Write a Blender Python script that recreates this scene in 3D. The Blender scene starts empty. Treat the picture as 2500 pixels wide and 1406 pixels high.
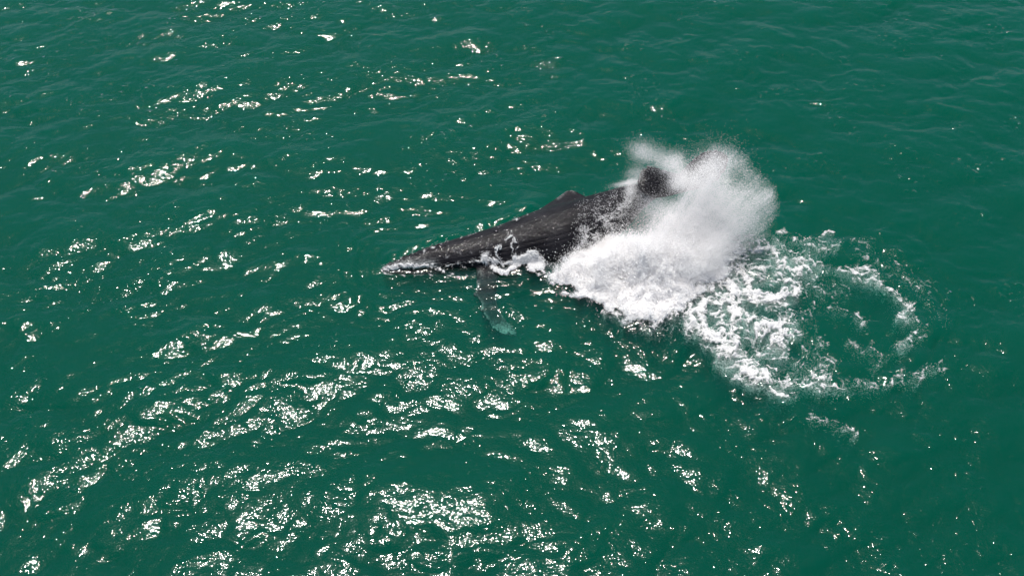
import bpy, math, random
import numpy as np
from mathutils import Vector, noise as mnoise

# ------------------------------------------------------------------ camera, sky, sun, exposure
scene = bpy.context.scene
COL = scene.collection
W, H = 2500.0, 1406.0
CAM_Z, PITCH, HFOV = 24.0, math.radians(46.0), math.radians(56.0)
cam_d = bpy.data.cameras.new('camera')
cam = bpy.data.objects.new('camera', cam_d)
COL.objects.link(cam)
cam.location = (0, 0, CAM_Z)
cam.rotation_euler = (math.pi / 2 - PITCH, 0, 0)
cam_d.sensor_width = 36
cam_d.lens = 18 / math.tan(HFOV / 2)
cam_d.clip_end = 20000
scene.camera = cam

SUN_EL, SUN_AZ = math.radians(70.5), math.radians(-19.0)     # azimuth from +Y towards +X
world = bpy.data.worlds.new('World')
scene.world = world
world.use_nodes = True
wn = world.node_tree.nodes
bg = wn['Background']
sky = wn.new('ShaderNodeTexSky')
sky.sky_type = 'NISHITA'
sky.sun_disc = False
sky.sun_elevation = SUN_EL
sky.sun_rotation = SUN_AZ % (2 * math.pi)
sky.air_density = 1.0
sky.dust_density = 1.2
sky.ozone_density = 4.0
world.node_tree.links.new(sky.outputs[0], bg.inputs['Color'])
bg.inputs['Strength'].default_value = 0.075

sun_d = bpy.data.lights.new('sun', 'SUN')
sun = bpy.data.objects.new('sun', sun_d)
COL.objects.link(sun)
sun_d.energy = 5.0
sun_d.angle = math.radians(0.53)
sun_d.color = (1.0, 0.96, 0.9)
SUN = Vector((math.sin(SUN_AZ) * math.cos(SUN_EL), math.cos(SUN_AZ) * math.cos(SUN_EL), math.sin(SUN_EL)))
sun.rotation_euler = (-SUN).to_track_quat('-Z', 'Y').to_euler()
sun.location = SUN * 200

vs = scene.view_settings
vs.view_transform = 'Standard'
vs.look = 'None'
vs.exposure = 0.2
vs.gamma = 1.0
vs.use_curve_mapping = False
scene.render.engine = 'CYCLES'
cy = scene.cycles
cy.use_denoising = True
try:
    cy.denoiser = 'OPENIMAGEDENOISE'
    cy.denoising_input_passes = 'RGB_ALBEDO_NORMAL'
except Exception:
    pass
cy.max_bounces = 12
cy.diffuse_bounces = 8
cy.glossy_bounces = 3
cy.transmission_bounces = 4
cy.transparent_max_bounces = 24
cy.volume_bounces = 0
cy.use_adaptive_sampling = True
cy.adaptive_threshold = 0.02
cy.caustics_reflective = False
cy.caustics_refractive = False
cy.sample_clamp_indirect = 4.0

# ------------------------------------------------------------------ helpers
SP, CP = math.sin(PITCH), math.cos(PITCH)
TH = math.tan(HFOV / 2)


def at(px, py, z=0.0):
    """point at height z that the photograph shows at pixel (px, py)"""
    u = (px - W / 2) / (W / 2) * TH
    v = -(py - H / 2) / (W / 2) * TH
    d = (u, CP + v * SP, -SP + v * CP)
    t = (z - CAM_Z) / d[2]
    return Vector((d[0] * t, d[1] * t, z))


def at_np(px, py, z):
    u = (px - W / 2) / (W / 2) * TH
    v = -(py - H / 2) / (W / 2) * TH
    dy, dz = CP + v * SP, -SP + v * CP
    t = (z - CAM_Z) / dz
    return np.stack([u * t, dy * t, np.broadcast_to(z, np.shape(t))], -1)


def to_px(x, y, z):
    dz = z - CAM_Z
    f = y * CP - dz * SP
    r = y * SP + dz * CP
    s = (W / 2) / TH
    return W / 2 + x / f * s, H / 2 - r / f * s


def mesh_np(name, verts, faces, mat=None, smooth=True):
    """mesh from numpy arrays; faces is (n, 3) or (n, 4)"""
    me = bpy.data.meshes.new(name)
    nv, nf, k = len(verts), len(faces), faces.shape[1] if len(faces) else 3
    me.vertices.add(nv)
    me.vertices.foreach_set('co', np.ascontiguousarray(verts, dtype=np.float32).ravel())
    if nf:
        me.loops.add(nf * k)
        me.loops.foreach_set('vertex_index', np.ascontiguousarray(faces, dtype=np.int32).ravel())
        me.polygons.add(nf)
        me.polygons.foreach_set('loop_start', np.arange(0, nf * k, k, dtype=np.int32))
        me.polygons.foreach_set('use_smooth', np.full(nf, smooth))
    me.update(calc_edges=True)
    me.validate()
    if mat:
        me.materials.append(mat)
    return me


def link(name, me, parent=None):
    o = bpy.data.objects.new(name, me)
    COL.objects.link(o)
    if parent:
        o.parent = parent
    return o


def tag(o, label=None, cat=None, group=None, kind=None):
    for k, v in (('label', label), ('category', cat), ('group', group), ('kind', kind)):
        if v:
            o[k] = v
    return o


def attr(me, name, vals):
    a = me.attributes.new(name, 'FLOAT', 'POINT')
    a.data.foreach_set('value', np.ascontiguousarray(vals, dtype=np.float32))


def new_mat(name):
    m = bpy.data.materials.new(name)
    m.use_nodes = True
    nt = m.node_tree
    nt.nodes.clear()
    out = nt.nodes.new('ShaderNodeOutputMaterial')
    return m, nt, out


class NT:
    """small node-graph writer"""
    def __init__(s, nt):
        s.nt = nt

    def n(s, typ, ins=None, **props):
        nd = s.nt.nodes.new(typ)
        for k, v in props.items():
            setattr(nd, k, v)
        for k, v in (ins or {}).items():
            sock = nd.inputs[k]
            if isinstance(v, bpy.types.NodeSocket):
                s.nt.links.new(v, sock)
            else:
                sock.default_value = v
        return nd

    def math(s, op, a, b=0.0, clamp=False):
        return s.n('ShaderNodeMath', {0: a, 1: b}, operation=op, use_clamp=clamp).outputs[0]

    def noise(s, vec, scale, detail=2.0, rough=0.5, typ='FBM', dist=0.0):
        nd = s.n('ShaderNodeTexNoise', {'Vector': vec, 'Scale': scale, 'Detail': detail, 'Roughness': rough, 'Distortion': dist})
        try:
            nd.noise_type = typ
        except Exception:
            pass
        return nd.outputs[0]

    def ramp(s, f, lo, hi, a=0.0, b=1.0):
        return s.n('ShaderNodeMapRange', {0: f, 1: lo, 2: hi, 3: a, 4: b}, interpolation_type='SMOOTHSTEP').outputs[0]

    def mapping(s, vec, rot=(0, 0, 0), sc=(1, 1, 1), loc=(0, 0, 0)):
        return s.n('ShaderNodeMapping', {'Vector': vec, 'Location': loc, 'Rotation': rot, 'Scale': sc}).outputs[0]


rng = np.random.default_rng(11)


def vnoise(x, y, seed=0, period=None):
    """value noise, numpy, 0..1"""
    xi, yi = np.floor(x).astype(np.int64), np.floor(y).astype(np.int64)
    fx, fy = x - xi, y - yi
    fx, fy = fx * fx * (3 - 2 * fx), fy * fy * (3 - 2 * fy)

    def h(i, j):
        n = (i * 374761393 + j * 668265263 + seed * 1442695041) & 0x7fffffff
        n = ((n ^ (n >> 13)) * 1274126177) & 0x7fffffff
        return ((n ^ (n >> 16)) & 0xffff) / 65535.0
    return (h(xi, yi) * (1 - fx) + h(xi + 1, yi) * fx) * (1 - fy) + (h(xi, yi + 1) * (1 - fx) + h(xi + 1, yi + 1) * fx) * fy


def fbm(x, y, seed=0, octs=4, gain=0.5):
    s, a, t = 0, 1.0, 0
    for o in range(octs):
        s = s + a * vnoise(x * 2 ** o + 17.3 * o, y * 2 ** o - 9.1 * o, seed + o)
        t += a
        a *= gain
    return s / t


def sstep(a, b, x):
    t = np.clip((x - a) / (b - a), 0, 1)
    return t * t * (3 - 2 * t)


def poly_dist(px, py, pts):
    """distance (pixels) from each point to a polyline, and position 0..1 along it"""
    pts = np.asarray(pts, float)
    best = np.full(np.shape(px), 1e9)
    pos = np.zeros(np.shape(px))
    n = len(pts) - 1
    for i in range(n):
        ax, ay = pts[i][:2]
        bx, by = pts[i + 1][:2]
        dx, dy = bx - ax, by - ay
        t = np.clip(((px - ax) * dx + (py - ay) * dy) / (dx * dx + dy * dy + 1e-9), 0, 1)
        d = np.hypot(px - ax - t * dx, py - ay - t * dy)
        m = d < best
        best = np.where(m, d, best)
        pos = np.where(m, (i + t) / n, pos)
    return best, pos


def in_poly(px, py, poly):
    c = np.zeros(np.shape(px), bool)
    n = len(poly)
    j = n - 1
    for i in range(n):
        xi, yi = poly[i]
        xj, yj = poly[j]
        c ^= ((yi > py) != (yj > py)) & (px < (xj - xi) * (py - yi) / (yj - yi + 1e-12) + xi)
        j = i
    return c


# ------------------------------------------------------------------ sea
def wave_field(L, N, seed):
    r = np.random.default_rng(seed)
    k1 = np.fft.fftfreq(N, L / N) * 2 * np.pi
    kx, ky = np.meshgrid(k1, k1, indexing='ij')
    k = np.hypot(kx, ky)
    k[0, 0] = 1e9

    def spec(wdir, lam_p, lam_min, power, spread):
        kp = 2 * np.pi / lam_p
        c = (kx * math.cos(wdir) + ky * math.sin(wdir)) / k
        D = np.abs(c) ** spread * np.where(c > 0, 1.0, 0.25)
        S = k ** (-power) * np.exp(-0.9 * (kp / k) ** 2) * D * np.exp(-(k * lam_min / (2 * np.pi)) ** 2)
        g = (r.standard_normal((N, N)) + 1j * r.standard_normal((N, N)))
        return g * np.sqrt(S)

    def norm(A, slope):
        sx = np.fft.ifft2(1j * kx * A).real
        sy = np.fft.ifft2(1j * ky * A).real
        return A * slope / math.sqrt((sx ** 2 + sy ** 2).mean())

    long_ = norm(spec(math.radians(112), 5.0, 1.2, 4.2, 3.0), LONG_SLOPE)
    short = norm(spec(math.radians(117), 1.5, 0.2, 3.8, 2.2), SHORT_SLOPE)
    cross = norm(spec(math.radians(60), 2.2, 0.4, 4.0, 2.5), CROSS_SLOPE)
    out = []
    for A in (long_, cross, short):
        hgt = np.fft.ifft2(A).real
        dx = np.fft.ifft2(-1j * kx / k * A).real
        dy = np.fft.ifft2(-1j * ky / k * A).real
        out.append((hgt, dx, dy))
    return out


LONG_SLOPE, SHORT_SLOPE, CROSS_SLOPE = 0.085, 0.100, 0.080
STEP = 0.09
NT_ = 720
LT = STEP * NT_                       # one tile of sea, 64.8 m
FIELD = wave_field(LT, NT_, 5)


def graded(lo, hi, step, far):
    inner = np.arange(lo, hi + step / 2, step)
    g, s, p = [], step, inner[-1]
    while p < far:
        s *= 1.16
        p += s
        g.append(p)
    g = np.array(g)
    return np.concatenate([(lo - (g - inner[-1]))[::-1], inner, g]), len(g)


X0, X1, Y0, Y1 = -31.5, 31.5, 6.3, 49.5
gx, nxo = graded(X0, X1, STEP, 4000)
gy, nyo = graded(Y0, Y1, STEP, 4000)


# where the whale's body and tail have stirred the surface (pixel traces, widths)
def disturbed(x, y):
    px, py = to_px(x, y, 0 * x)
    w = 0 * px
    for pts, wd, a in (([(2090, 600), (2200, 650), (2280, 740), (2290, 820), (2240, 900), (2130, 940), (2000, 950), (1900, 960)], 45, 1.0),
                       ([(1990, 690), (2080, 780), (2130, 860)], 60, .5), ([(1340, 700), (1480, 770), (1650, 850), (1850, 990), (2080, 1080)], 40, .7),
                       ([(920, 680), (1060, 690), (1330, 690)], 30, .5)):
        d, _ = poly_dist(px, py, pts)
        w = np.maximum(w, a * np.exp(-(d / wd) ** 2))
    return w


def crest_lines(x, y):
    """thin steep crests where wavelets run into each other"""
    c, sn = math.cos(math.radians(-14)), math.sin(math.radians(-14))
    u, v = x * c - y * sn, x * sn + y * c
    u = u + (fbm(x * .8, y * .8, 161, 3) - .5) * 1.6
    v = v + (fbm(x * .8, y * .8, 171, 3) - .5) * 1.2
    h = 0
    for sc, k, a, sd in ((.34, 26, .060, 181), (.75, 20, .030, 191)):
        n = fbm(u * sc, v * sc * 2.1, sd, 3, .45)
        on = sstep(.40, .66, fbm(x * .35, y * .5, sd + 5, 3))
        h = h + a * np.exp(-np.abs(n - .5) * k) * on
    return h


def disturbed_body(x, y):
    px, py = to_px(x, y, 0 * x)
    d, _ = poly_dist(px, py, [(950, 655), (1150, 625), (1340, 590), (1560, 480)])
    return np.exp(-(d / 70) ** 2)


def swell_on_whale(x, y):
    """water heaped along the far side of the back and running off it, plus small rings round the body"""
    px, py = to_px(x, y, 0 * x)
    d, t = poly_dist(px, py, [(960, 630), (1050, 598), (1130, 574), (1230, 540), (1350, 490)])
    rag = fbm(px / 26, py / 20, 141, 3) - .5
    h = 0.34 * np.exp(-((d + rag * 22) / 26) ** 2) * (0.5 + 0.5 * t) * (1 + 1.2 * rag) * sstep(1, .86, t)
    d2, _ = poly_dist(px, py, [(940, 665), (1150, 640), (1340, 620), (1560, 600)])
    h = h + 0.030 * np.sin(d2 / 4.6 + 5 * fbm(px / 60, py / 60, 12, 2)) * np.exp(-((d2 - 75) / 45) ** 2)
    d3 = np.hypot((px - 2085) / 1.25, py - 775)
    h = h + 0.028 * np.sin(d3 / 5.0 + 4 * fbm(px / 50, py / 50, 16, 2)) * np.exp(-((d3 - 150) / 55) ** 2)
    return h


def gust(x, y):
    """how ruffled the surface is: cat's paws on the left, smoother on the right"""
    g = 0.45 * sstep(14, -14, x - 0.25 * (y - 25)) + 0.75 * sstep(.15, .9, fbm(x * 0.2, y * 0.3, 31, 3)) + 0.30 * sstep(24, 12, y) + 0.12 * sstep(23, 35, y) * sstep(8, -8, x) + 0.50 * sstep(-1, 8, x) * sstep(30, 14, y) + 0.12 * sstep(4, 10, x)
    return np.clip(g + disturbed(x, y) * 0.5, 0.36, 1.3)


def sea_disp(X, Y, fade):
    ix = np.mod(np.round((X - X0) / STEP).astype(int), NT_)
    iy = np.mod(np.round((Y - Y0) / STEP).astype(int), NT_)
    G = gust(X, Y)
    calm = 1 - 0.65 * disturbed_body(X, Y)
    (h0, a0, b0), (h1, a1, b1), (h2, a2, b2) = FIELD
    w2 = 0.30 + 1.05 * G
    hz = h0[ix, iy] + h1[ix, iy] + h2[ix, iy] * w2
    hz = (hz + crest_lines(X, Y)) * calm + swell_on_whale(X, Y)
    dx = (a0[ix, iy] + a1[ix, iy]) * 1.2 + a2[ix, iy] * w2 * 1.1
    dy = (b0[ix, iy] + b1[ix, iy]) * 1.2 + b2[ix, iy] * w2 * 1.1
    return dx * fade, dy * fade, hz * fade


GX, GY = np.meshgrid(gx, gy, indexing='ij')
fade = np.clip(1 - np.maximum(np.maximum(X0 - GX, GX - X1), np.maximum(Y0 - GY, GY - Y1)) / 12.0, 0, 1)
DX, DY, DZ = sea_disp(GX, GY, fade)
# inner block, used to sit foam on the surface
SEA_Z = DZ[nxo:len(gx) - nxo, nyo:len(gy) - nyo]
SEA_DX = DX[nxo:len(gx) - nxo, nyo:len(gy) - nyo]
SEA_DY = DY[nxo:len(gx) - nxo, nyo:len(gy) - nyo]


def bil(F, x, y):
    fx = np.clip((x - X0) / STEP, 0, F.shape[0] - 1.001)
    fy = np.clip((y - Y0) / STEP, 0, F.shape[1] - 1.001)
    i, j = fx.astype(int), fy.astype(int)
    u, v = fx - i, fy - j
    return (F[i, j] * (1 - u) + F[i + 1, j] * u) * (1 - v) + (F[i, j + 1] * (1 - u) + F[i + 1, j + 1] * u) * v


def on_sea(x, y, lift=0.0):
    """surface point carried from rest position (x, y)"""
    return np.stack([x + bil(SEA_DX, x, y), y + bil(SEA_DY, x, y), bil(SEA_Z, x, y) + lift], -1)


def sea_material():
    m, nt, out = new_mat('sea_water')
    g = NT(nt)
    geo = g.n('ShaderNodeNewGeometry').outputs['Position']
    rough = g.n('ShaderNodeAttribute', attribute_name='gust').outputs['Fac']
    # wind ripples too small for the mesh: crests drawn out along the wind front
    p1 = g.mapping(geo, rot=(0, 0, math.radians(-22)), sc=(1.0, 1.9, 1.0))
    p2 = g.mapping(geo, rot=(0, 0, math.radians(24)), sc=(1.0, 1.7, 1.0))
    n1 = g.noise(p1, 1.7, 2.0, 0.5)
    n2 = g.noise(p2, 4.0, 2.0, 0.5)
    n3 = g.noise(geo, 6.5, 2.0, 0.6)
    n4 = g.noise(geo, 16.0, 1.0, 0.5)
    amp = g.n('ShaderNodeMath', {0: rough, 1: 0.6, 2: 0.4}, operation='MULTIPLY_ADD').outputs[0]
    amp = g.math('MINIMUM', amp, 1.12)
    hgt = g.math('ADD', g.math('MULTIPLY', n1, 0.030), g.math('MULTIPLY', n2, 0.018))
    hgt = g.math('ADD', hgt, g.math('MULTIPLY', n3, 0.012))
    hgt = g.math('ADD', hgt, g.math('MULTIPLY', n4, 0.0090))
    hgt = g.math('MULTIPLY', hgt, amp)
    # scattered steep little peaks of chop, in loose patches
    patch = g.ramp(g.noise(geo, 0.42, 3.0, 0.6), 0.46, 0.66, 0.0, 1.0)
    peak = g.ramp(g.noise(geo, 5.2, 0.0, 0.5), 0.62, 0.92, 0.0, 0.045)
    hgt = g.math('ADD', hgt, g.math('MULTIPLY', peak, patch))
    bump = g.n('ShaderNodeBump', {'Height': hgt, 'Strength': 1.0, 'Distance': 1.0}).outputs[0]
    fres = g.n('ShaderNodeFresnel', {'IOR': 1.333, 'Normal': bump}).outputs[0]
    sharp = g.n('ShaderNodeBsdfGlossy', {'Color': (1, 1, 1, 1), 'Roughness': 0.05, 'Normal': bump}, distribution='GGX').outputs[0]
    soft = g.n('ShaderNodeBsdfGlossy', {'Color': (1, 1, 1, 1), 'Roughness': 0.22, 'Normal': bump}, distribution='GGX').outputs[0]
    mid = g.n('ShaderNodeBsdfGlossy', {'Color': (1, 1, 1, 1), 'Roughness': 0.13, 'Normal': bump}, distribution='GGX').outputs[0]
    gl = g.n('ShaderNodeMixShader', {0: 0.05, 1: sharp, 2: mid}).outputs[0]
    gl = g.n('ShaderNodeMixShader', {0: 0.05, 1: gl, 2: soft}).outputs[0]
    tr = g.n('ShaderNodeBsdfTransparent', {'Color': (1, 1, 1, 1)}).outputs[0]
    mix = g.n('ShaderNodeMixShader', {0: fres, 1: tr, 2: gl}).outputs[0]
    nt.links.new(mix, out.inputs['Surface'])
    sc = g.n('ShaderNodeVolumeScatter', {'Color': (0.001, 0.262, 0.195, 1), 'Density': 0.80, 'Anisotropy': 0.0}).outputs[0]
    ab = g.n('ShaderNodeVolumeAbsorption', {'Color': (0.0, 0.72, 0.60, 1), 'Density': 1.5}).outputs[0]
    nt.links.new(g.n('ShaderNodeAddShader', {0: sc, 1: ab}).outputs[0], out.inputs['Volume'])
    return m


def build_sea():
    nx, ny = len(gx), len(gy)
    V = np.stack([GX + DX, GY + DY, DZ], -1).reshape(-1, 3)
    idx = np.arange(nx * ny).reshape(nx, ny)
    F = np.stack([idx[:-1, :-1], idx[1:, :-1], idx[1:, 1:], idx[:-1, 1:]], -1).reshape(-1, 4)
    # sides and sea bed close the body of water
    rim = np.concatenate([idx[:, 0], idx[-1, 1:], idx[-2::-1, -1], idx[0, -2:0:-1]])
    nb = len(V)
    low = V[rim].copy()
    low[:, 2] = -40.0
    cen = np.array([[0, 0, -40.0]])
    V = np.concatenate([V, low, cen])
    r2 = np.roll(rim, -1)
    l1 = nb + np.arange(len(rim))
    l2 = np.roll(l1, -1)
    F = np.concatenate([F, np.stack([rim, l1, l2, r2], -1), np.stack([l2, l1, np.full(len(l1), len(V) - 1), l2], -1)[:0]])
    me = mesh_np('sea', V, F, sea_material())
    attr(me, 'gust', np.concatenate([gust(GX, GY).ravel(), np.full(len(low) + 1, 0.5)]))
    # bed
    import bmesh
    bm = bmesh.new()
    bm.from_mesh(me)
    bm.verts.ensure_lookup_table()
    c = bm.verts[len(V) - 1]
    for a, b in zip(l1, l2):
        f = bm.faces.new((bm.verts[int(b)], bm.verts[int(a)], c))
    bm.to_mesh(me)
    bm.free()
    o = link('sea', me)
    tag(o, 'green sea with wind ripples and scattered sun glints around the whale', 'sea', kind='structure')
    return o


build_sea()

# ------------------------------------------------------------------ whale
def catmull(P, n):
    """smooth curve through the rows of P"""
    P = np.asarray(P, float)
    P = np.concatenate([[2 * P[0] - P[1]], P, [2 * P[-1] - P[-2]]])
    out = []
    for i in range(1, len(P) - 2):
        for t in np.linspace(0, 1, n, endpoint=False):
            a, b, c, d = P[i - 1], P[i], P[i + 1], P[i + 2]
            out.append(0.5 * (2 * b + (c - a) * t + (2 * a - 5 * b + 4 * c - d) * t * t + (3 * b - a - 3 * c + d) * t ** 3))
    out.append(P[-2])
    return np.array(out)


def unit(v):
    return v / (np.linalg.norm(v, axis=-1, keepdims=True) + 1e-12)


def loft(bm_v, bm_f, rings):
    """closed tube through rings (lists of points of equal length) with end caps"""
    base = len(bm_v)
    m = len(rings[0])
    for r in rings:
        bm_v.extend([tuple(p) for p in r])
    for i in range(len(rings) - 1):
        for j in range(m):
            a = base + i * m + j
            b = base + i * m + (j + 1) % m
            bm_f.append((a, b, b + m, a + m))
    for ring, rev in ((0, True), (len(rings) - 1, False)):
        c = len(bm_v)
        bm_v.append(tuple(np.mean(rings[ring], axis=0)))
        for j in range(m):
            a, b = base + ring * m + j, base + ring * m + (j + 1) % m
            bm_f.append((b, a, c) if rev else (a, b, c))


def blade(V, F, stations, n=6):
    """fin: stations of (leading point, trailing point, thickness), lens section"""
    A = np.array([np.concatenate([np.array(l), np.array(t), [th]]) for l, t, th in stations])
    C = catmull(A, n)
    rings = []
    axis = unit(np.gradient((C[:, :3] + C[:, 3:6]) / 2, axis=0))
    for c, ax in zip(C, axis):
        l, t, th = c[:3], c[3:6], max(c[6], 0.008)
        mid, half = (l + t) / 2, (t - l) / 2
        nrm = unit(np.cross(ax, unit(half)))
        ring = []
        for k in range(20):
            a = 2 * math.pi * k / 20
            w = math.sin(a) * (0.75 + 0.25 * -math.cos(a)) if True else 0
            ring.append(mid + half * math.cos(a) + nrm * th * 0.5 * math.sin(a) * (1 - 0.35 * math.cos(a)))
        rings.append(ring)
    loft(V, F, rings)


# px, py, height of axis, dorsal half, ventral half, flank half (metres)
SPINE = [
    (931, 660, -0.06, 0.05, 0.05, 0.06),
    (950, 657, -0.06, 0.16, 0.15, 0.20),
    (985, 650, -0.08, 0.27, 0.28, 0.34),
    (1040, 638, -0.10, 0.43, 0.46, 0.48),
    (1105, 627, -0.12, 0.58, 0.68, 0.60),
    (1170, 616, -0.12, 0.70, 0.88, 0.72),
    (1235, 604, -0.10, 0.83, 1.04, 0.84),
    (1300, 590, -0.06, 1.02, 1.18, 0.94),
    (1360, 575, 0.00, 1.12, 1.24, 0.98),
    (1420, 553, 0.10, 1.04, 1.16, 0.92),
    (1478, 524, 0.24, 0.86, 0.96, 0.78),
    (1530, 494, 0.42, 0.64, 0.68, 0.55),
    (1575, 472, 0.62, 0.42, 0.42, 0.34),
    (1615, 458, 0.85, 0.28, 0.28, 0.22),
    (1650, 448, 1.05, 0.20, 0.20, 0.20),
]
sp = np.array([[*at(a, b, z), d, v, f] for a, b, z, d, v, f in SPINE])
SPC = catmull(sp, 9)
SP_T = unit(np.gradient(SPC[:, :3], axis=0))
ROLL = math.radians(74)
UP0 = np.array([0.0, math.sin(ROLL), math.cos(ROLL)])
SP_D = unit(UP0 - SP_T * (SP_T @ UP0)[:, None])
SP_L = np.cross(SP_D, SP_T)
SP_L *= np.sign(SP_L[:, 2:3])            # flank that faces up and towards the camera


def whale_mesh():
    V, F = [], []
    rings = []
    for c, D, Lt in zip(SPC, SP_D, SP_L):
        ring = []
        for k in range(40):
            a = 2 * math.pi * k / 40
            s, co = math.sin(a), math.cos(a)
            e = 0.92
            s2 = math.copysign(abs(s) ** e, s)
            c2 = math.copysign(abs(co) ** e, co)
            ring.append(c[:3] + D * (c[3] if co > 0 else c[4]) * c2 + Lt * c[5] * s2)
        rings.append(ring)
    loft(V, F, rings)
    # low dorsal fin on its hump
    D = SP_D[9 * 8]
    blade(V, F, [
        (at(1284, 545, 0.10), at(1455, 492, 0.34), 0.64),
        (at(1310, 520, 0.16), at(1440, 484, 0.38), 0.50),
        (at(1336, 501, 0.22), at(1426, 478, 0.42), 0.36),
        (at(1357, 486, 0.30), at(1415, 472, 0.46), 0.24),
        (at(1372, 475, 0.37), at(1407, 468, 0.49), 0.16),
        (at(1383, 467, 0.43), at(1400, 465, 0.51), 0.10)])
    # pectoral fin, hanging down through the surface towards the camera
    blade(V, F, [
        (at(1150, 606, -0.30), at(1240, 622, -0.20), 0.50),
        (at(1158, 632, -0.16), at(1224, 646, -0.08), 0.36),
        (at(1160, 655, -0.12), at(1220, 668, -0.09), 0.24),
        (at(1164, 690, -0.15), at(1213, 696, -0.15), 0.19),
        (at(1160, 718, -0.20), at(1213, 724, -0.21), 0.16),
        (at(1174, 740, -0.25), at(1215, 745, -0.28), 0.14),
        (at(1176, 757, -0.30), at(1223, 762, -0.34), 0.12),
        (at(1189, 780, -0.38), at(1237, 782, -0.41), 0.10),
        (at(1203, 801, -0.46), at(1254, 797, -0.48), 0.08),
        (at(1228, 817, -0.53), at(1263, 810, -0.54), 0.06),
        (at(1256, 823, -0.66), at(1268, 818, -0.66), 0.03)])
    # tail flukes: near lobe curled towards the camera, far lobe swept up and away
    blade(V, F, [
        (at(1668, 470, 1.05), at(1662, 425, 1.25), 0.22),
        (at(1634, 480, 1.18), at(1640, 420, 1.50), 0.17),
        (at(1604, 484, 1.36), at(1612, 411, 1.80), 0.12),
        (at(1576, 478, 1.55), at(1590, 403, 2.00), 0.08),
        (at(1560, 462, 1.66), at(1574, 405, 2.02), 0.06),
        (at(1554, 446, 1.75), at(1562, 420, 1.92), 0.03)])
    blade(V, F, [
        (at(1645, 440, 1.12), at(1668, 470, 1.05), 0.22),
        (at(1668, 412, 1.42), at(1708, 462, 1.12), 0.17),
        (at(1692, 388, 1.75), at(1744, 448, 1.32), 0.12),
        (at(1718, 370, 1.98), at(1768, 424, 1.60), 0.08),
        (at(1746, 366, 2.08), at(1778, 400, 1.86), 0.05),
        (at(1770, 374, 2.08), at(1780, 386, 2.00), 0.03)])
    # knobs (tubercles) in rows on the rostrum and along the fin's front edge
    r = random.Random(4)
    knobs = []
    for row, ang in enumerate((-0.15, 0.35, 0.8, 1.25)):
        for i in range(9):
            f = 8 + i * 3.4 + r.uniform(-1, 1)
            a = ang + r.uniform(-.08, .08)
            k = min(int(f), len(SPC) - 1)
            c = SPC[k]
            p = c[:3] + SP_D[k] * c[3] * math.cos(a) + SP_L[k] * c[5] * math.sin(a)
            knobs.append((p, r.uniform(.045, .075)))
    for px, py, z, rad in ((1161, 720, -.14, .09), (1176, 756, -.25, .08), (1189, 779, -.33, .06), (1166, 688, -.10, .06), (1204, 801, -.41, .05)):
        knobs.append((np.array(at(px, py, z)), rad))
    for p, rad in knobs:
        rings = []
        for i in range(1, 8):
            th = math.pi * i / 8
            rings.append([np.array(p) + rad * np.array((math.sin(th) * math.cos(b), math.sin(th) * math.sin(b), math.cos(th)))
                          for b in [2 * math.pi * j / 12 for j in range(12)]])
        loft(V, F, rings)
    me = bpy.data.meshes.new('whale_base')
    me.from_pydata(V, [], F)
    me.update()
    o = bpy.data.objects.new('whale_base', me)
    COL.objects.link(o)
    md = o.modifiers.new('remesh', 'REMESH')
    md.mode = 'VOXEL'
    md.voxel_size = 0.034
    sm = o.modifiers.new('smooth', 'SMOOTH')
    sm.factor = 0.5
    sm.iterations = 4
    dg = bpy.context.evaluated_depsgraph_get()
    dg.update()
    out = bpy.data.meshes.new_from_object(o.evaluated_get(dg))
    bpy.data.objects.remove(o)
    bpy.data.meshes.remove(me)
    return out


def body_coords(P):
    """station along the spine, angle from the back towards the camera-side flank"""
    best = np.full(len(P), 1e9)
    st = np.zeros(len(P), int)
    for i in range(len(SPC)):
        d = ((P - SPC[i, :3]) ** 2).sum(1)
        m = d < best
        best[m] = d[m]
        st[m] = i
    q = P - SPC[st, :3]
    dd, ll = (q * SP_D[st]).sum(1), (q * SP_L[st]).sum(1)
    return st + (q * SP_T[st]).sum(1) / 0.15 * 0, np.arctan2(ll, dd), np.sqrt(best)


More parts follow.
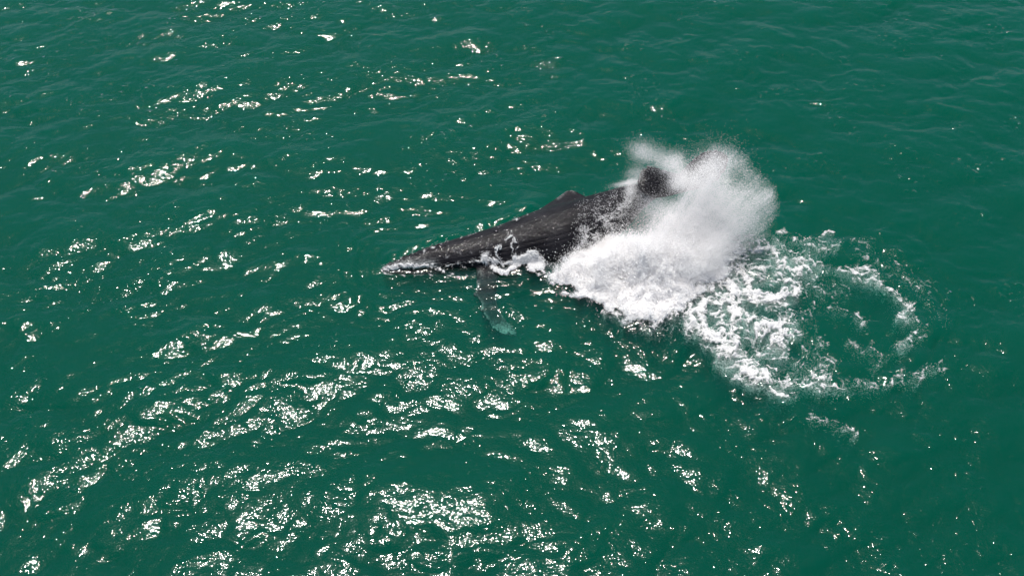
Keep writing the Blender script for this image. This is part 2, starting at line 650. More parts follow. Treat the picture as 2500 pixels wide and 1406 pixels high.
def whale_material():
    m, nt, out = new_mat('whale_skin')
    g = NT(nt)
    pos = g.n('ShaderNodeNewGeometry').outputs['Position']
    pale = g.n('ShaderNodeAttribute', attribute_name='pale').outputs['Fac']
    rot = g.mapping(pos, rot=(0, 0, math.radians(-25)), sc=(0.8, 1.1, 1.1))
    blotch = g.noise(rot, 1.5, 5.0, 0.6)
    fine = g.noise(pos, 14.0, 4.0, 0.6)
    scr = g.noise(g.mapping(pos, rot=(0.3, 0.5, 0.9), sc=(0.5, 9.0, 3.0)), 2.2, 3.0, 0.6)
    scratch = g.ramp(scr, 0.68, 0.74, 0.0, 0.35)
    dots = g.n('ShaderNodeTexVoronoi', {'Vector': pos, 'Scale': 4.0}).outputs['Distance']
    spots = g.math('MULTIPLY', g.ramp(dots, 0.10, 0.05), g.ramp(blotch, 0.50, 0.60))
    c1 = g.n('ShaderNodeMix', {0: g.ramp(blotch, 0.35, 0.7)}, data_type='RGBA')
    # colour sockets of the Mix node sit at 6, 7
    c1.inputs[6].default_value = (0.007, 0.0065, 0.008, 1)
    c1.inputs[7].default_value = (0.018, 0.017, 0.020, 1)
    w = g.math('ADD', g.math('MULTIPLY', pale, g.ramp(g.math('ADD', fine, g.math('MULTIPLY', blotch, 0.6)), 0.62, 0.95)), g.math('MULTIPLY', spots, 0.30))
    w = g.math('ADD', w, g.math('MULTIPLY', scratch, 0.15), clamp=True)
    c2 = g.n('ShaderNodeMix', {}, data_type='RGBA')
    nt.links.new(w, c2.inputs[0])
    nt.links.new(c1.outputs[2], c2.inputs[6])
    c2.inputs[7].default_value = (0.42, 0.43, 0.42, 1)
    wet = g.noise(rot, 8.0, 4.0, 0.65)
    bh = g.math('ADD', g.math('MULTIPLY', fine, 0.010), g.math('MULTIPLY', wet, 0.042))
    bump = g.n('ShaderNodeBump', {'Height': bh, 'Strength': 0.8, 'Distance': 1.0}).outputs[0]
    bs = g.n('ShaderNodeBsdfPrincipled', {'Base Color': c2.outputs[2], 'Roughness': g.ramp(wet, 0.3, 0.7, 0.4, 0.6), 'IOR': 1.36, 'Specular IOR Level': 0.12, 'Normal': bump,
                                          'Coat Weight': g.ramp(g.n('ShaderNodeSeparateXYZ', {0: pos}).outputs[2], -0.06, 0.02, 0.0, 0.30), 'Coat Roughness': g.ramp(blotch, 0.3, 0.7, 0.04, 0.09), 'Coat IOR': 1.33, 'Coat Normal': bump})
    nt.links.new(bs.outputs[0], out.inputs['Surface'])
    return m


def build_whale():
    me = whale_mesh()
    me.name = 'body'
    n = len(me.vertices)
    P = np.empty(n * 3, np.float32)
    me.vertices.foreach_get('co', P)
    P = P.reshape(-1, 3).astype(float)
    N = np.empty(n * 3, np.float32)
    me.vertices.foreach_get('normal', N)
    N = N.reshape(-1, 3)
    st, ang, rad = body_coords(P)
    px, py = to_px(P[:, 0], P[:, 1], P[:, 2])
    # throat pleats below the jaw line and the jaw line itself
    jaw, _ = poly_dist(px, py, [(938, 663), (1000, 658), (1060, 652), (1120, 645), (1175, 632), (1205, 618)])
    below = sstep(1.95, 2.2, ang) * sstep(10, 16, st) * sstep(95, 78, st)
    pleat = np.sin(ang * 34) * 0.5 + 0.5
    fin = (py > 672) & (px < 1275) & (px > 1150)
    body = ~fin & (px < 1540)
    P2 = P - N * (below * body * (pleat ** 3) * 0.010)[:, None]
    P2 = P2 - N * (np.exp(-(jaw / 2.2) ** 2) * (np.abs(ang) < 2.2) * body * 0.035)[:, None]
    me.vertices.foreach_set('co', P2.astype(np.float32).ravel())
    me.update()
    # pale pigment: fin front edge, tip and underside, knobs and rim of the snout, fluke rim
    pale = np.zeros(n)
    lead, _ = poly_dist(px, py, [(1166, 690), (1161, 720), (1176, 742), (1177, 757), (1190, 780)])
    trail, _ = poly_dist(px, py, [(1213, 726), (1222, 760), (1235, 782), (1254, 797)])
    pale = np.maximum(pale, 0.75 * np.exp(-(lead / 4.5) ** 2) * fin)
    pale = np.maximum(pale, 0.8 * np.exp(-(trail / 4) ** 2) * fin)
    pale = np.maximum(pale, 1.0 * sstep(772, 814, py) * fin)
    pale = np.maximum(pale, 0.5 * np.exp(-(np.hypot(px - 1172, (py - 667)) / 7) ** 2))
    snout = np.exp(-(poly_dist(px, py, [(936, 660), (1000, 644), (1060, 646)])[0] / 11) ** 2)
    pale = np.maximum(pale, 0.62 * snout)
    rim, _ = poly_dist(px, py, [(1553, 446), (1562, 428), (1580, 404)])
    pale = np.maximum(pale, 0.6 * np.exp(-(rim / 4) ** 2) * (py < 450))
    dors, _ = poly_dist(px, py, [(1362, 484), (1388, 462), (1402, 468)])
    pale = np.maximum(pale, 0.30 * np.exp(-(dors / 4) ** 2))
    attr(me, 'pale', pale)
    me.materials.clear()
    me.materials.append(whale_material())
    me.polygons.foreach_set('use_smooth', np.ones(len(me.polygons), bool))
    root = bpy.data.objects.new('humpback_whale', None)
    COL.objects.link(root)
    c = SPC[len(SPC) // 2, :3]
    root.location = (c[0], c[1], 0)
    root.empty_display_size = 0.5
    tag(root, 'dark grey humpback whale lying on its side at the surface, thrashing its tail', 'whale')
    b = link('body', me)
    me.transform(__import__('mathutils').Matrix.Translation((-c[0], -c[1], 0)))
    b.parent = root
    # eye with its lid, above the root of the fin
    e = at(1213, 607, 0.0)
    k = int(np.argmin(np.abs(SPC[:, 0] - e.x) + 0 * SPC[:, 1]))
    a = 1.15
    p = SPC[k, :3] + SP_D[k] * SPC[k, 3] * math.cos(a) + SP_L[k] * SPC[k, 5] * math.sin(a)
    nrm = Vector(unit(SP_D[k] * math.cos(a) + SP_L[k] * math.sin(a)))
    V, F = [], []
    for rr, off in (((0.075, 0.06), 0),):
        rings = []
        for i in range(1, 9):
            th = math.pi * i / 9
            rings.append([np.array((rr[0] * 1.5 * math.sin(th) * math.cos(t), rr[0] * math.sin(th) * math.sin(t), rr[1] * math.cos(th)))
                          for t in [2 * math.pi * j / 14 for j in range(14)]])
        loft(V, F, rings)
    em = bpy.data.meshes.new('eye')
    em.from_pydata(V, [], F)
    em.polygons.foreach_set('use_smooth', np.ones(len(em.polygons), bool))
    mt, nt, out = new_mat('eye_dark')
    g = NT(nt)
    nz = g.noise(g.n('ShaderNodeTexCoord').outputs['Object'], 30, 2)
    bs = g.n('ShaderNodeBsdfPrincipled', {'Base Color': (0.012, 0.010, 0.010, 1), 'Roughness': g.ramp(nz, 0.3, 0.7, 0.05, 0.2)})
    nt.links.new(bs.outputs[0], out.inputs['Surface'])
    em.materials.append(mt)
    eye = link('eye', em, root)
    eye.location = (p[0] - c[0], p[1] - c[1], p[2])
    eye.rotation_euler = nrm.to_track_quat('Z', 'X').to_euler()
    return root


build_whale()

# ------------------------------------------------------------------ foam and spray
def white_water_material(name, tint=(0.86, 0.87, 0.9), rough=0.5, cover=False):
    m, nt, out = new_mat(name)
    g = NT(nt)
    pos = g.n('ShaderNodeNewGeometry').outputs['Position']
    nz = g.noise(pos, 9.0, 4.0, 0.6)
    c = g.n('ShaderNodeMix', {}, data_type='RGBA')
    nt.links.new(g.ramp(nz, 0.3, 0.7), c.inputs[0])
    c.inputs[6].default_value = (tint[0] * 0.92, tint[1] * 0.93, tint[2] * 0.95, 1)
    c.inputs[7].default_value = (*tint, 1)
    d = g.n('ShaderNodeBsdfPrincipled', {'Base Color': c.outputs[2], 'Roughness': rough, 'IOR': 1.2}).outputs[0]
    if cover:
        a = g.n('ShaderNodeAttribute', attribute_name='cover').outputs['Fac']
        fine = g.noise(pos, 22.0, 3.0, 0.65)
        a = g.math('ADD', a, g.math('MULTIPLY', g.math('SUBTRACT', fine, 0.5), 0.7), clamp=True)
        a = g.ramp(a, 0.12, 0.85)
        t = g.n('ShaderNodeBsdfTransparent').outputs[0]
        d = g.n('ShaderNodeMixShader', {0: a, 1: t, 2: d}).outputs[0]
    nt.links.new(d, out.inputs['Surface'])
    return m


M_SPRAY = white_water_material('spray_drops', (0.985, 0.97, 0.955))
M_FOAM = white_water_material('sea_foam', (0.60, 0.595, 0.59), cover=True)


def points_group():
    ng = bpy.data.node_groups.new('drops', 'GeometryNodeTree')
    ng.interface.new_socket('Geometry', in_out='INPUT', socket_type='NodeSocketGeometry')
    ng.interface.new_socket('Geometry', in_out='OUTPUT', socket_type='NodeSocketGeometry')
    i, o = ng.nodes.new('NodeGroupInput'), ng.nodes.new('NodeGroupOutput')
    na = ng.nodes.new('GeometryNodeInputNamedAttribute')
    na.data_type = 'FLOAT'
    na.inputs['Name'].default_value = 'rad'
    cmp_ = ng.nodes.new('FunctionNodeCompare')
    cmp_.data_type = 'FLOAT'
    cmp_.operation = 'GREATER_THAN'
    cmp_.inputs[1].default_value = 1e-5
    mp = ng.nodes.new('GeometryNodeMeshToPoints')
    sm = ng.nodes.new('GeometryNodeSetMaterial')
    sm.inputs['Material'].default_value = M_SPRAY
    jn = ng.nodes.new('GeometryNodeJoinGeometry')
    L = ng.links.new
    L(i.outputs[0], mp.inputs['Mesh'])
    L(na.outputs['Attribute'], mp.inputs['Radius'])
    L(na.outputs['Attribute'], cmp_.inputs[0])
    L(cmp_.outputs[0], mp.inputs['Selection'])
    L(mp.outputs[0], sm.inputs[0])
    L(i.outputs[0], jn.inputs[0])
    L(sm.outputs[0], jn.inputs[0])
    L(jn.outputs[0], o.inputs[0])
    return ng


DROPS = points_group()


def white_water(name, pts, rad, sheet=None, mat=M_FOAM, cover=None):
    """one body of white water: an optional foam sheet (verts, faces) and loose drops with their radii"""
    # the first few thousand drops are faceted beads in the mesh itself, the rest are points
    nb = min(len(pts) // 3, 7000)
    pick = np.random.default_rng(len(pts)).permutation(len(pts))
    bead, pts, brad, rad = pts[pick[:nb]], pts[pick[nb:]], rad[pick[:nb]], rad[pick[nb:]]
    octa = np.array([(1, 0, 0), (-1, 0, 0), (0, 1, 0), (0, -1, 0), (0, 0, 1), (0, 0, -1)], float)
    BV = (bead[:, None, :] + octa[None] * brad[:, None, None] * 1.15).reshape(-1, 3)
    of = np.array([(0, 2, 4), (2, 1, 4), (1, 3, 4), (3, 0, 4), (2, 0, 5), (1, 2, 5), (3, 1, 5), (0, 3, 5)])
    BF = (np.arange(nb)[:, None, None] * 6 + of[None]).reshape(-1, 3)
    if sheet is not None:
        V, F = sheet
        F = np.concatenate([F[:, [0, 1, 2]], F[:, [0, 2, 3]]])
        F = np.concatenate([F, BF + len(V)])
        V = np.concatenate([V, BV])
        allv = np.concatenate([V, pts])
        r = np.concatenate([np.zeros(len(V)), rad])
    else:
        allv, r, F = np.concatenate([BV, pts]), np.concatenate([np.zeros(len(BV)), rad]), BF
    me = mesh_np(name, allv, F, mat)
    attr(me, 'rad', r)
    if cover is not None:
        attr(me, 'cover', np.concatenate([cover, np.ones(len(BV) + len(pts))]))
    o = link(name, me)
    md = o.modifiers.new('drops', 'NODES')
    md.node_group = DROPS
    return o


def cut_sheet(X, Y, Z, keep, extra=None):
    """quads of a grid whose four corners are kept"""
    nx, ny = X.shape
    idx = np.arange(nx * ny).reshape(nx, ny)
    k = keep[:-1, :-1] & keep[1:, :-1] & keep[1:, 1:] & keep[:-1, 1:]
    F = np.stack([idx[:-1, :-1], idx[1:, :-1], idx[1:, 1:], idx[:-1, 1:]], -1)[k]
    used = np.unique(F)
    re = np.full(nx * ny, -1)
    re[used] = np.arange(len(used))
    V = np.stack([X, Y, Z], -1).reshape(-1, 3)[used]
    if extra is not None:
        return V, re[F].reshape(-1, 4), extra.reshape(-1)[used]
    return V, re[F].reshape(-1, 4)


# ---- churned foam and the ring left by the tail
STROKES = [
    ([(1800, 600), (1740, 640), (1705, 690), (1695, 740), (1710, 800), (1750, 850), (1800, 890), (1850, 912)], 24, .98),
    ([(1760, 640), (1820, 612), (1880, 615), (1910, 640), (1950, 650), (1990, 650)], 24, .86),
    ([(1770, 700), (1850, 715), (1910, 722), (1950, 714), (1954, 702), (1930, 692)], 17, 1.0),
    ([(1770, 700), (1790, 760), (1830, 790), (1870, 805), (1905, 830), (1918, 808)], 28, .98),
    ([(1740, 700), (1745, 770), (1780, 830)], 22, .82),
    ([(1880, 800), (1925, 812), (1900, 850), (1870, 862)], 15, .85),
    ([(1790, 650), (1840, 690), (1860, 730)], 22, .75),
    ([(1840, 640), (1890, 670), (1940, 660)], 22, .68),
    ([(1760, 760), (1820, 730), (1880, 750), (1900, 780)], 34, .46),
    ([(1800, 840), (1860, 850), (1900, 880)], 30, .44),
    ([(1890, 575), (1930, 590), (1990, 600)], 14, .5),
    ([(1960, 612), (2010, 612), (2035, 592)], 10, .55),
    ([(2005, 582), (2030, 574), (2052, 578)], 6, .75),
    ([(1860, 560), (1880, 590), (1870, 620)], 16, .45),
    ([(1980, 645), (2040, 655), (2100, 662), (2150, 682)], 14, .62),
    ([(2150, 682), (2190, 712), (2212, 750), (2224, 790)], 9, .76),
    ([(2224, 790), (2250, 800), (2225, 832), (2200, 850)], 12, .54),
    ([(2100, 600), (2170, 640), (2235, 690), (2280, 745), (2290, 770)], 26, .36),
    ([(1760, 850), (1820, 893), (1900, 922), (1960, 935), (2020, 938)], 17, .64),
    ([(2020, 938), (2080, 940), (2140, 930), (2220, 918), (2285, 890)], 14, .48),
    ([(1780, 880), (1850, 925), (1900, 955), (1932, 975)], 12, .62),
    ([(1990, 1010), (2040, 1030), (2095, 1052)], 9, .5),
    ([(1985, 735), (2050, 755), (2110, 790)], 13, .42),
    ([(1985, 845), (2010, 880), (2050, 880)], 16, .40),
    ([(2050, 830), (2100, 858), (2150, 870)], 14, .36),
    ([(1960, 700), (2020, 690), (2060, 700)], 18, .40),
    ([(2120, 850), (2150, 880), (2140, 900)], 18, .42),
    ([(1900, 870), (1940, 900), (2000, 915)], 26, .5),
    ([(1560, 790), (1620, 786), (1700, 800)], 12, .40),
    ([(1640, 760), (1690, 790), (1720, 830)], 24, .55),
    ([(1480, 752), (1530, 778), (1580, 792), (1640, 782)], 14, .55),
    ([(1560, 800), (1600, 812), (1650, 800)], 10, .32),
    ([(1600, 790), (1650, 770), (1700, 750)], 16, .66),
    ([(1940, 760), (1990, 790), (2010, 830)], 18, .38),
]


def foam_density(px, py):
    """coverage 0..1 on the water: each trace is combed along its own direction"""
    D = np.zeros(np.shape(px))
    wx = px + (fbm(px / 40, py / 30, 77, 4) - .5) * 60
    wy = py + (fbm(px / 40, py / 30, 91, 4) - .5) * 44
    for k, (pts, w, s) in enumerate(STROKES):
        L = sum(math.hypot(pts[i + 1][0] - pts[i][0], pts[i + 1][1] - pts[i][1]) for i in range(len(pts) - 1))
        m = np.zeros(px.shape, bool)
        xs = [p[0] for p in pts]
        ys = [p[1] for p in pts]
        r = w * 3 + 50
        m = (px > min(xs) - r) & (px < max(xs) + r) & (py > min(ys) - r) & (py < max(ys) + r)
        if not m.any():
            continue
        d, t = poly_dist(wx[m], wy[m], pts)
        comb = fbm(t * L / 26 + k * 7.7, d / 5.5 + k * 3.1, 200 + k, 4, .6)
        base = s * np.exp(-(d / (w * 1.5)) ** 2)
        D[m] = np.maximum(D[m], base * (0.45 + 1.1 * comb))
    return np.clip(D, 0, 1.1)


def lace(x, y, sc, seed):
    """1 along thin branching threads, 0 in the holes between them"""
    wx = x + (fbm(x * sc * .6, y * sc * .6, seed + 5, 3) - .5) * 1.5 / sc
    wy = y + (fbm(x * sc * .6, y * sc * .6, seed + 9, 3) - .5) * 1.5 / sc
    n1 = 1 - np.abs(fbm(wx * sc, wy * sc, seed, 3) * 2 - 1) * 2.6
    n2 = 1 - np.abs(fbm(wx * sc * 2.3, wy * sc * 2.3, seed + 3, 3) * 2 - 1) * 2.4
    return np.clip(np.maximum(n1, n2 * .92), 0, 1)


def build_churn():
    a, b = at(1340, 1075), at(2340, 540)
    st = 0.02
    x0, x1 = at(1340, 650).x, at(2340, 540).x
    xs, ys = np.arange(x0, x1, st), np.arange(a.y, b.y, st)
    X, Y = np.meshgrid(xs, ys, indexing='ij')
    px, py = to_px(X, Y, 0 * X)
    D = foam_density(px, py)
    l1 = lace(X, Y, 1.3, 3)
    l2 = lace(X, Y * 1.2, 3.1, 13)
    fine = fbm(X * 6, Y * 8, 21, 4, .6)
    val = D * 1.5 + (l1 - .6) * 1.15 + (l2 - .6) * 1.0 + (fine - .5) * .5 - .77
    keep = (val > .02) & (D > .06)
    cov = np.clip(val * 0.85, 0, .92)
    S = on_sea(X.ravel(), Y.ravel()).reshape(*X.shape, 3)
    Z = S[..., 2] + 0.008 + np.clip(val, 0, 1) * (0.025 + 0.085 * sstep(.6, 1, D)) * (0.3 + fine)
    V, F, cv = cut_sheet(S[..., 0], S[..., 1], Z, keep, cov)
    sheet = (V, F)
    # loose drops and bubbles: a few thrown above, many just under the surface
    r = np.random.default_rng(2)
    n = 2600000
    i, j = r.integers(0, X.shape[0], n), r.integers(0, X.shape[1], n)
    acc = r.random(n) < np.clip(D[i, j] - .30, 0, 1) ** 1.2 * (.35 + .6 * keep[i, j])
    i, j = i[acc], j[acc]
    m = len(i)
    up = r.random(m) < .03
    h = np.where(up, r.exponential(.07, m) * (0.3 + D[i, j]), -0.05 - r.exponential(.22, m))
    P = S[i, j] + np.stack([r.normal(0, .03, m), r.normal(0, .03, m), h], -1)
    R = np.where(up, r.uniform(.003, .008, m), r.uniform(.004, .008, m))
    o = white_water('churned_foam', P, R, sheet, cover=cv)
    tag(o, 'lacy white foam churned up beside the splash, trailing off in a ring', 'foam', kind='stuff')


build_churn()


# ---- main splash in front of the tail stock
SPLASH_FOOT = [(1348, 688), (1400, 714), (1470, 746), (1510, 766), (1550, 784), (1600, 782), (1650, 762), (1700, 730), (1745, 690), (1760, 640), (1690, 600), (1560, 590), (1450, 600), (1395, 640)]
SPLASH_NEAR = [(1348, 688), (1400, 714), (1470, 746), (1510, 766), (1550, 784), (1600, 782), (1650, 762), (1700, 730), (1745, 690)]


def scatter_px(r, n, poly, dens):
    xs = [p[0] for p in poly]
    ys = [p[1] for p in poly]
    px = r.uniform(min(xs), max(xs), n)
    py = r.uniform(min(ys), max(ys), n)
    m = in_poly(px, py, poly)
    px, py = px[m], py[m]
    m = r.random(len(px)) < dens(px, py)
    return px[m], py[m]


def build_splash():
    st = 0.035
    c = [at(x, y) for x, y in SPLASH_FOOT]
    xs = np.arange(min(p.x for p in c) - .5, max(p.x for p in c) + .5, st)
    ys = np.arange(min(p.y for p in c) - .5, max(p.y for p in c) + .5, st)
    X, Y = np.meshgrid(xs, ys, indexing='ij')
    px, py = to_px(X, Y, 0 * X)
    wx = px + (fbm(px / 36, py / 26, 5, 5, .62) - .5) * 84
    wy = py + (fbm(px / 36, py / 26, 8, 5, .62) - .5) * 64
    ins = in_poly(wx, wy, SPLASH_FOOT)
    edge, _ = poly_dist(wx, wy, SPLASH_FOOT + SPLASH_FOOT[:1])
    near, _ = poly_dist(wx, wy, SPLASH_NEAR)
    core = sstep(0, 110, edge) * ins * (0.25 + 0.75 * sstep(10, 150, near))
    ht = 1.45 * core ** 0.7 * (0.55 + 0.45 * sstep(1380, 1540, px)) * (0.6 + 0.4 * sstep(1760, 1640, px))
    lump = fbm(X * 1.5, Y * 1.5, 41, 5, .6)
    puff = 1 - np.abs(fbm(X * 2.6, Y * 2.6, 61, 4) * 2 - 1)
    Z = ht * (0.55 + 0.75 * lump) + core * (puff - .6) * .55 + (fbm(X * 9, Y * 9, 71, 3) - .5) * .16
    S = on_sea(X.ravel(), Y.ravel()).reshape(*X.shape, 3)
    Z = S[..., 2] + np.where(ins, Z, -0.2)
    keep = ins & (edge > 7 + 22 * (fbm(X * 5, Y * 5, 15, 3)))
    V, F = cut_sheet(S[..., 0], S[..., 1], Z, keep)
    r = np.random.default_rng(9)
    # drops bursting off the mound, thicker near it
    n = 620000
    k = r.integers(0, X.size, n * 2)
    k = k[ins.ravel()[k]][:n]
    e = edge.ravel()[k]
    n = len(k)
    base = np.stack([S[..., 0].ravel()[k], S[..., 1].ravel()[k], np.maximum(Z.ravel()[k], 0)], -1)
    jet = fbm(base[:, 0] * 2.1, base[:, 1] * 2.1, 19, 3)
    out = r.exponential(.15, n) * (.25 + 2.2 * jet ** 2) * (.35 + .65 * sstep(0, 90, near.ravel()[k]))
    cx, cy = at(1560, 690).x, at(1560, 690).y
    dirs = np.stack([(base[:, 0] - cx) * .35 + r.normal(0, .35, n), (base[:, 1] - cy) * .35 + r.normal(0, .35, n), r.uniform(.2, 1.3, n)], -1)
    P = base + unit(dirs) * out[:, None]
    P[:, :2] += r.normal(0, st / 2, (n, 2))
    R = r.uniform(.004, .009, n) * (1 + 1.4 * (r.random(n) < .03))
    low = P[:, 2] < .02
    P[low, 2] = np.abs(P[low, 2]) + r.uniform(0.0, .1, low.sum())
    # ropes and single large drops thrown clear of the mound
    ropes, rr = [], []
    kk = k[r.integers(0, n, 80)]
    for q in kk:
        b0 = np.array([S[..., 0].ravel()[q], S[..., 1].ravel()[q], max(Z.ravel()[q], .05)])
        vel = np.array([(b0[0] - cx) * .55 + r.normal(0, .8), (b0[1] - cy) * .55 + r.normal(0, .8), r.uniform(2.0, 4.6)])
        t0, m = r.uniform(.05, .25), int(r.integers(60, 260))
        t = t0 + np.sort(r.random(m)) * r.uniform(.08, .3)
        p = b0 + vel * t[:, None] + np.array([0, 0, -4.9]) * (t ** 2)[:, None]
        ropes.append(p + r.normal(0, .028, (m, 3)) * (1 + 5 * (t - t0)[:, None]))
        rr.append(r.uniform(.003, .008, m))
    m = 2600
    q = k[r.integers(0, n, m)]
    p = np.stack([S[..., 0].ravel()[q], S[..., 1].ravel()[q], np.maximum(Z.ravel()[q], 0)], -1)
    ropes.append(p + unit(np.stack([(p[:, 0] - cx) * .5 + r.normal(0, .5, m), (p[:, 1] - cy) * .5 + r.normal(0, .5, m), r.uniform(.1, 1, m)], -1)) * r.exponential(.35, m)[:, None])
    rr.append(r.uniform(.006, .014, m))
    P = np.concatenate([P] + ropes)
    R = np.concatenate([R] + rr)
    P[:, 2] = np.maximum(P[:, 2], .03)
    o = white_water('splash', P, R, (V, F), M_SPRAY)
    tag(o, 'dense white splash bursting up in front of the tail stock of the whale', 'splash', kind='stuff')


build_splash()


# ---- fan of spray flung off the flukes
FAN = [(1560, 545), (1590, 520), (1650, 470), (1640, 430), (1660, 400), (1690, 378), (1738, 345), (1800, 358), (1852, 398), (1890, 440), (1908, 480),
       (1902, 530), (1872, 582), (1810, 625), (1750, 665), (1690, 700), (1600, 640), (1540, 590)]


def build_fan():
    r = np.random.default_rng(21)
    cx, cy = 1672.0, 545.0
    sx, sy = 1500.0, 760.0            # the streaks radiate from deep inside the splash

    def dens(px, py):
        e, _ = poly_dist(px, py, FAN + FAN[:1])
        d = np.hypot(px - cx, (py - cy) * 1.15)
        base = 0.34 + 0.62 * np.exp(-(d / 120) ** 2) + 0.5 * sstep(560, 640, py)
        ang = np.arctan2(py - sy, px - sx)
        streak = fbm(ang * 30, d / 120 + 3, 33, 4, .6)
        cloud = fbm(px / 60, py / 60, 44, 3)
        hole = 1 - 0.75 * np.exp(-(np.hypot((px - 1800) / 42, (py - 430) / 38)) ** 2) - 0.45 * np.exp(-(np.hypot((px - 1600) / 34, (py - 508) / 26)) ** 2)
        rim = 0.45 * np.exp(-(np.hypot((px - 1890) / 22, (py - 480) / 34)) ** 2)
        return np.clip(sstep(-2, 70, e + 26 * (streak - .5)) * (base * hole * (.55 + .5 * streak) * (.30 + 1.35 * cloud) + rim), 0, 1)
    px, py = scatter_px(r, 2700000, FAN, dens)
    n = len(px)
    d = np.hypot(px - cx, (py - cy) * 1.15)
    # threads: pull each drop a little towards one of many rays so that the spray combs outwards
    ang = np.arctan2(py - sy, px - sx)
    dd = np.hypot(px - sx, py - sy)
    q = np.round(ang * 150 + .8 * fbm(dd / 30, ang * 9, 6, 2) + r.normal(0, .3, n)) / 150
    mix = np.where(r.random(n) < .25, 1.0, 0.0) * sstep(60, 150, d)
    ang2 = ang * (1 - mix) + q * mix
    px2, py2 = sx + dd * np.cos(ang2), sy + dd * np.sin(ang2)
    # height: a curved sheet that rises from the splash and arches over, some metres thick low down
    z0 = 0.35 + 2.1 * sstep(640, 380, py)
    z = np.clip(z0 + r.normal(0, .38, n) * (.5 + .5 * sstep(380, 600, py)), 0.05, 3.2)
    P = at_np(px2, py2, z)
    R = r.uniform(.0022, .0048, n) * np.where(r.random(n) < .010, 2.8, 1.0)
    # puff over the near lobe and streamers on its rim
    parts, rads = [P], [R]

    def puff(cxp, cyp, sx, sy, rot, zc, zs, m, rr=(.0028, .0058)):
        m = int(m * 1.7)
        a, b = r.normal(0, 1, m), r.normal(0, 1, m)
        x = cxp + a * sx * math.cos(rot) - b * sy * math.sin(rot)
        y = cyp + a * sx * math.sin(rot) + b * sy * math.cos(rot)
        parts.append(at_np(x, y, np.maximum(zc + r.normal(0, zs, m), 0.05)))
        rads.append(r.uniform(*rr, m))
    puff(1564, 372, 17, 14, .3, 2.3, .25, 2000)
    puff(1588, 382, 24, 14, .6, 2.3, .2, 1100)
    puff(1630, 402, 16, 13, .75, 2.2, .2, 2400)
    puff(1660, 440, 14, 16, .9, 1.9, .2, 7000)
    puff(1652, 400, 12, 16, 0, 2.0, .3, 3000)
    puff(1604, 380, 30, 16, .5, 2.3, .3, 1800)
    puff(1540, 464, 8, 11, .3, .95, .15, 3600)
    puff(1556, 425, 12, 16, 1.2, 1.7, .2, 1500)
    puff(1540, 446, 22, 4, -.2, .95, .1, 2500)
    puff(1640, 560, 60, 36, .3, .9, .4, 20000)
    puff(1612, 508, 40, 22, .5, 1.1, .4, 10000)
    puff(1720, 420, 45, 30, -.6, 2.0, .4, 9000)
    puff(1720, 600, 50, 30, -.6, .6, .3, 20000)
    o = white_water('tail_spray', np.concatenate(parts), np.concatenate(rads), None, M_SPRAY)
    tag(o, 'fan of fine misty spray flung to the right off the tail flukes', 'spray', kind='stuff')


build_fan()


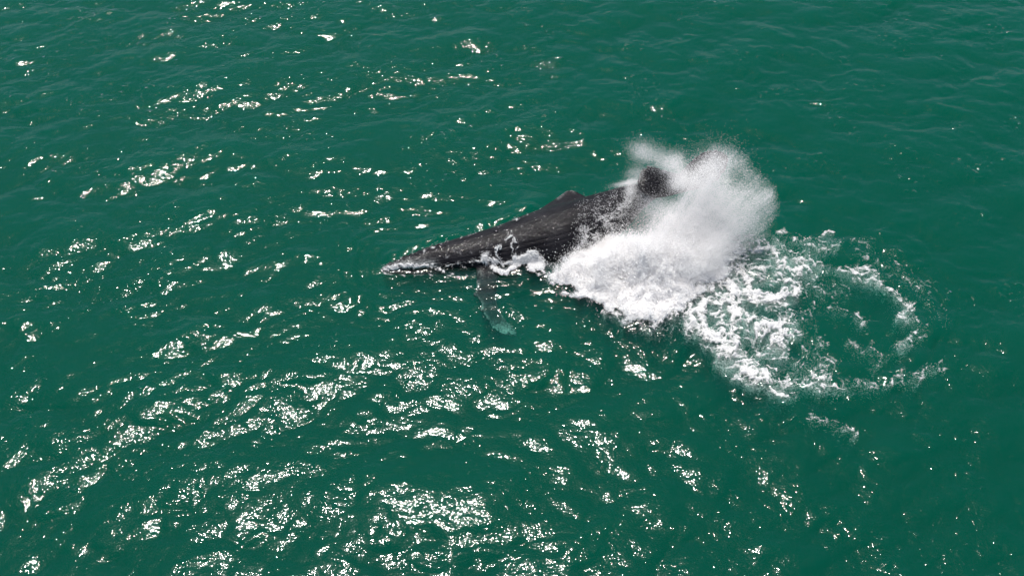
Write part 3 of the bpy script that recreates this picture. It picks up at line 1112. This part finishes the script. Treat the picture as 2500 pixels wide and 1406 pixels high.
# ---- drops and foam lying on the whale
def build_whale_wash():
    from mathutils.bvhtree import BVHTree
    body = bpy.data.objects['body']
    me = body.data
    off = body.parent.location
    V = np.empty(len(me.vertices) * 3, np.float32)
    me.vertices.foreach_get('co', V)
    V = V.reshape(-1, 3) + np.array(off)
    bvh = BVHTree.FromPolygons([tuple(v) for v in V], [tuple(p.vertices) for p in me.polygons])
    origin = Vector((0, 0, CAM_Z))
    r = np.random.default_rng(31)

    def drop_on(px, py, lift, default_z):
        out = []
        for x, y, l in zip(px, py, lift):
            d = (at(x, y, 0) - origin).normalized()
            hit = bvh.ray_cast(origin, d)
            sea = at(x, y, default_z)
            if hit[0] is not None and (hit[0] - origin).length < (sea - origin).length:
                out.append(hit[0] + hit[1] * l)
            else:
                out.append(sea + Vector((0, 0, l)))
        return np.array([tuple(p) for p in out])

    # spatter over the rear back
    poly = [(1385, 500), (1440, 470), (1545, 448), (1568, 480), (1520, 540), (1460, 590), (1420, 620), (1385, 640), (1392, 560)]

    def dens(px, py):
        e, _ = poly_dist(px, py, [(1400, 640), (1450, 580), (1500, 535), (1545, 490)])
        c = fbm(px / 18, py / 14, 3, 5, .7)
        be, _ = poly_dist(px, py, poly + poly[:1])
        return np.clip((.05 + .85 * np.exp(-(e / 30) ** 2)) * sstep(.40, .76, c) + .012, 0, 1) * sstep(0, 26, be + 14 * (c - .5))
    px, py = scatter_px(r, 110000, poly, dens)
    P = drop_on(px, py, r.exponential(.06, len(px)) + .004, 0.1)
    o = white_water('spray_spatter', P, r.uniform(.003, .009, len(P)), None, M_SPRAY)
    tag(o, 'white spatter of drops lying over the back behind the dorsal fin', 'spray', kind='stuff')

    # foam sliding off the shoulder above the pectoral fin, and thin runs of water over the head
    gxp, gyp = np.arange(928, 1345, 1.1), np.arange(500, 690, 1.1)
    PX, PY = np.meshgrid(gxp, gyp, indexing='ij')
    wx = PX + (fbm(PX / 16, PY / 13, 301, 3) - .5) * 16
    wy = PY + (fbm(PX / 16, PY / 13, 311, 3) - .5) * 14
    D = np.zeros(PX.shape)
    for pts, w, st in (([(1182, 632), (1205, 640), (1235, 645), (1265, 640)], 10, .85), ([(1262, 640), (1290, 632), (1312, 640), (1318, 655), (1298, 650)], 13, 1.25),
                       ([(1198, 640), (1210, 660), (1230, 668), (1258, 656)], 8, .95), ([(1288, 622), (1300, 618), (1316, 630), (1322, 652)], 9, 1.0),
                       ([(1213, 602), (1209, 616), (1217, 634)], 3.0, .85), ([(1207, 609), (1213, 598), (1220, 602), (1219, 611)], 2.6, .95),
                       ([(1060, 600), (1130, 580), (1180, 564)], 3, .42), ([(1190, 562), (1240, 545), (1320, 512)], 3, .46), ([(1246, 552), (1240, 566), (1230, 580)], 2.5, .45), ([(1246, 566), (1250, 590), (1252, 628)], 3.0, .62), ([(1262, 590), (1260, 610), (1263, 630)], 2.5, .5), ([(1238, 586), (1249, 577), (1256, 592)], 4, .72),
                       ([(935, 668), (1000, 673), (1080, 675), (1160, 672)], 3, .50), ([(930, 655), (960, 636), (1010, 614)], 3, .42), ([(1160, 634), (1185, 640), (1200, 655)], 5, .65), ([(1060, 650), (1110, 645), (1165, 637)], 3.2, .58), ([(1070, 658), (1120, 654), (1160, 650)], 2.5, .45),
                       ([(938, 660), (975, 650), (1010, 646), (1050, 650), (1078, 660)], 8, .74), ([(955, 648), (1000, 628), (1060, 606)], 8, .45),
                       ([(1168, 600), (1185, 616), (1205, 632)], 7, .52), ([(1110, 615), (1160, 606), (1200, 604)], 12, .36), ([(1240, 545), (1290, 555), (1330, 548)], 12, .30),
                       ([(1000, 640), (1090, 625), (1180, 612)], 16, .34), ([(1220, 600), (1280, 588), (1320, 575)], 22, .22)):
        d, t = poly_dist(wx, wy, pts)
        D = np.maximum(D, st * np.exp(-(d / (w * 1.2)) ** 2))
    l1 = lace(PX / 60, PY / 48, 2.6, 12)
    fine = fbm(PX / 7, PY / 6, 321, 4, .6)
    val = D * 1.7 + (l1 - .6) * .7 + (fine - .5) * .95 - .72
    keep = (val > .02) & (D > .08)
    P = np.zeros((*PX.shape, 3))
    ki = np.argwhere(keep)
    P[keep] = drop_on(PX[keep], PY[keep], .012 + np.clip(val[keep], 0, 1) * .07, 0.03)
    V, F, cv = cut_sheet(P[..., 0], P[..., 1], P[..., 2], keep, np.clip(val * 1.5, 0, 1))
    e = np.linalg.norm(V[F] - V[np.roll(F, -1, 1)], axis=-1).max(1)
    F = F[e < .16]
    nb = 9000
    kk = r.integers(0, len(V), nb)
    kk = kk[r.random(nb) < cv[kk]]
    Pd = V[kk] + r.normal(0, .035, (len(kk), 3)) + np.array([0, -.02, .05])
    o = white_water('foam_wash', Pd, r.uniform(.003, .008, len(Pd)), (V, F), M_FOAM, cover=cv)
    tag(o, 'thin white foam washing off the head and flank above the pectoral fin', 'foam', kind='stuff')


build_whale_wash()
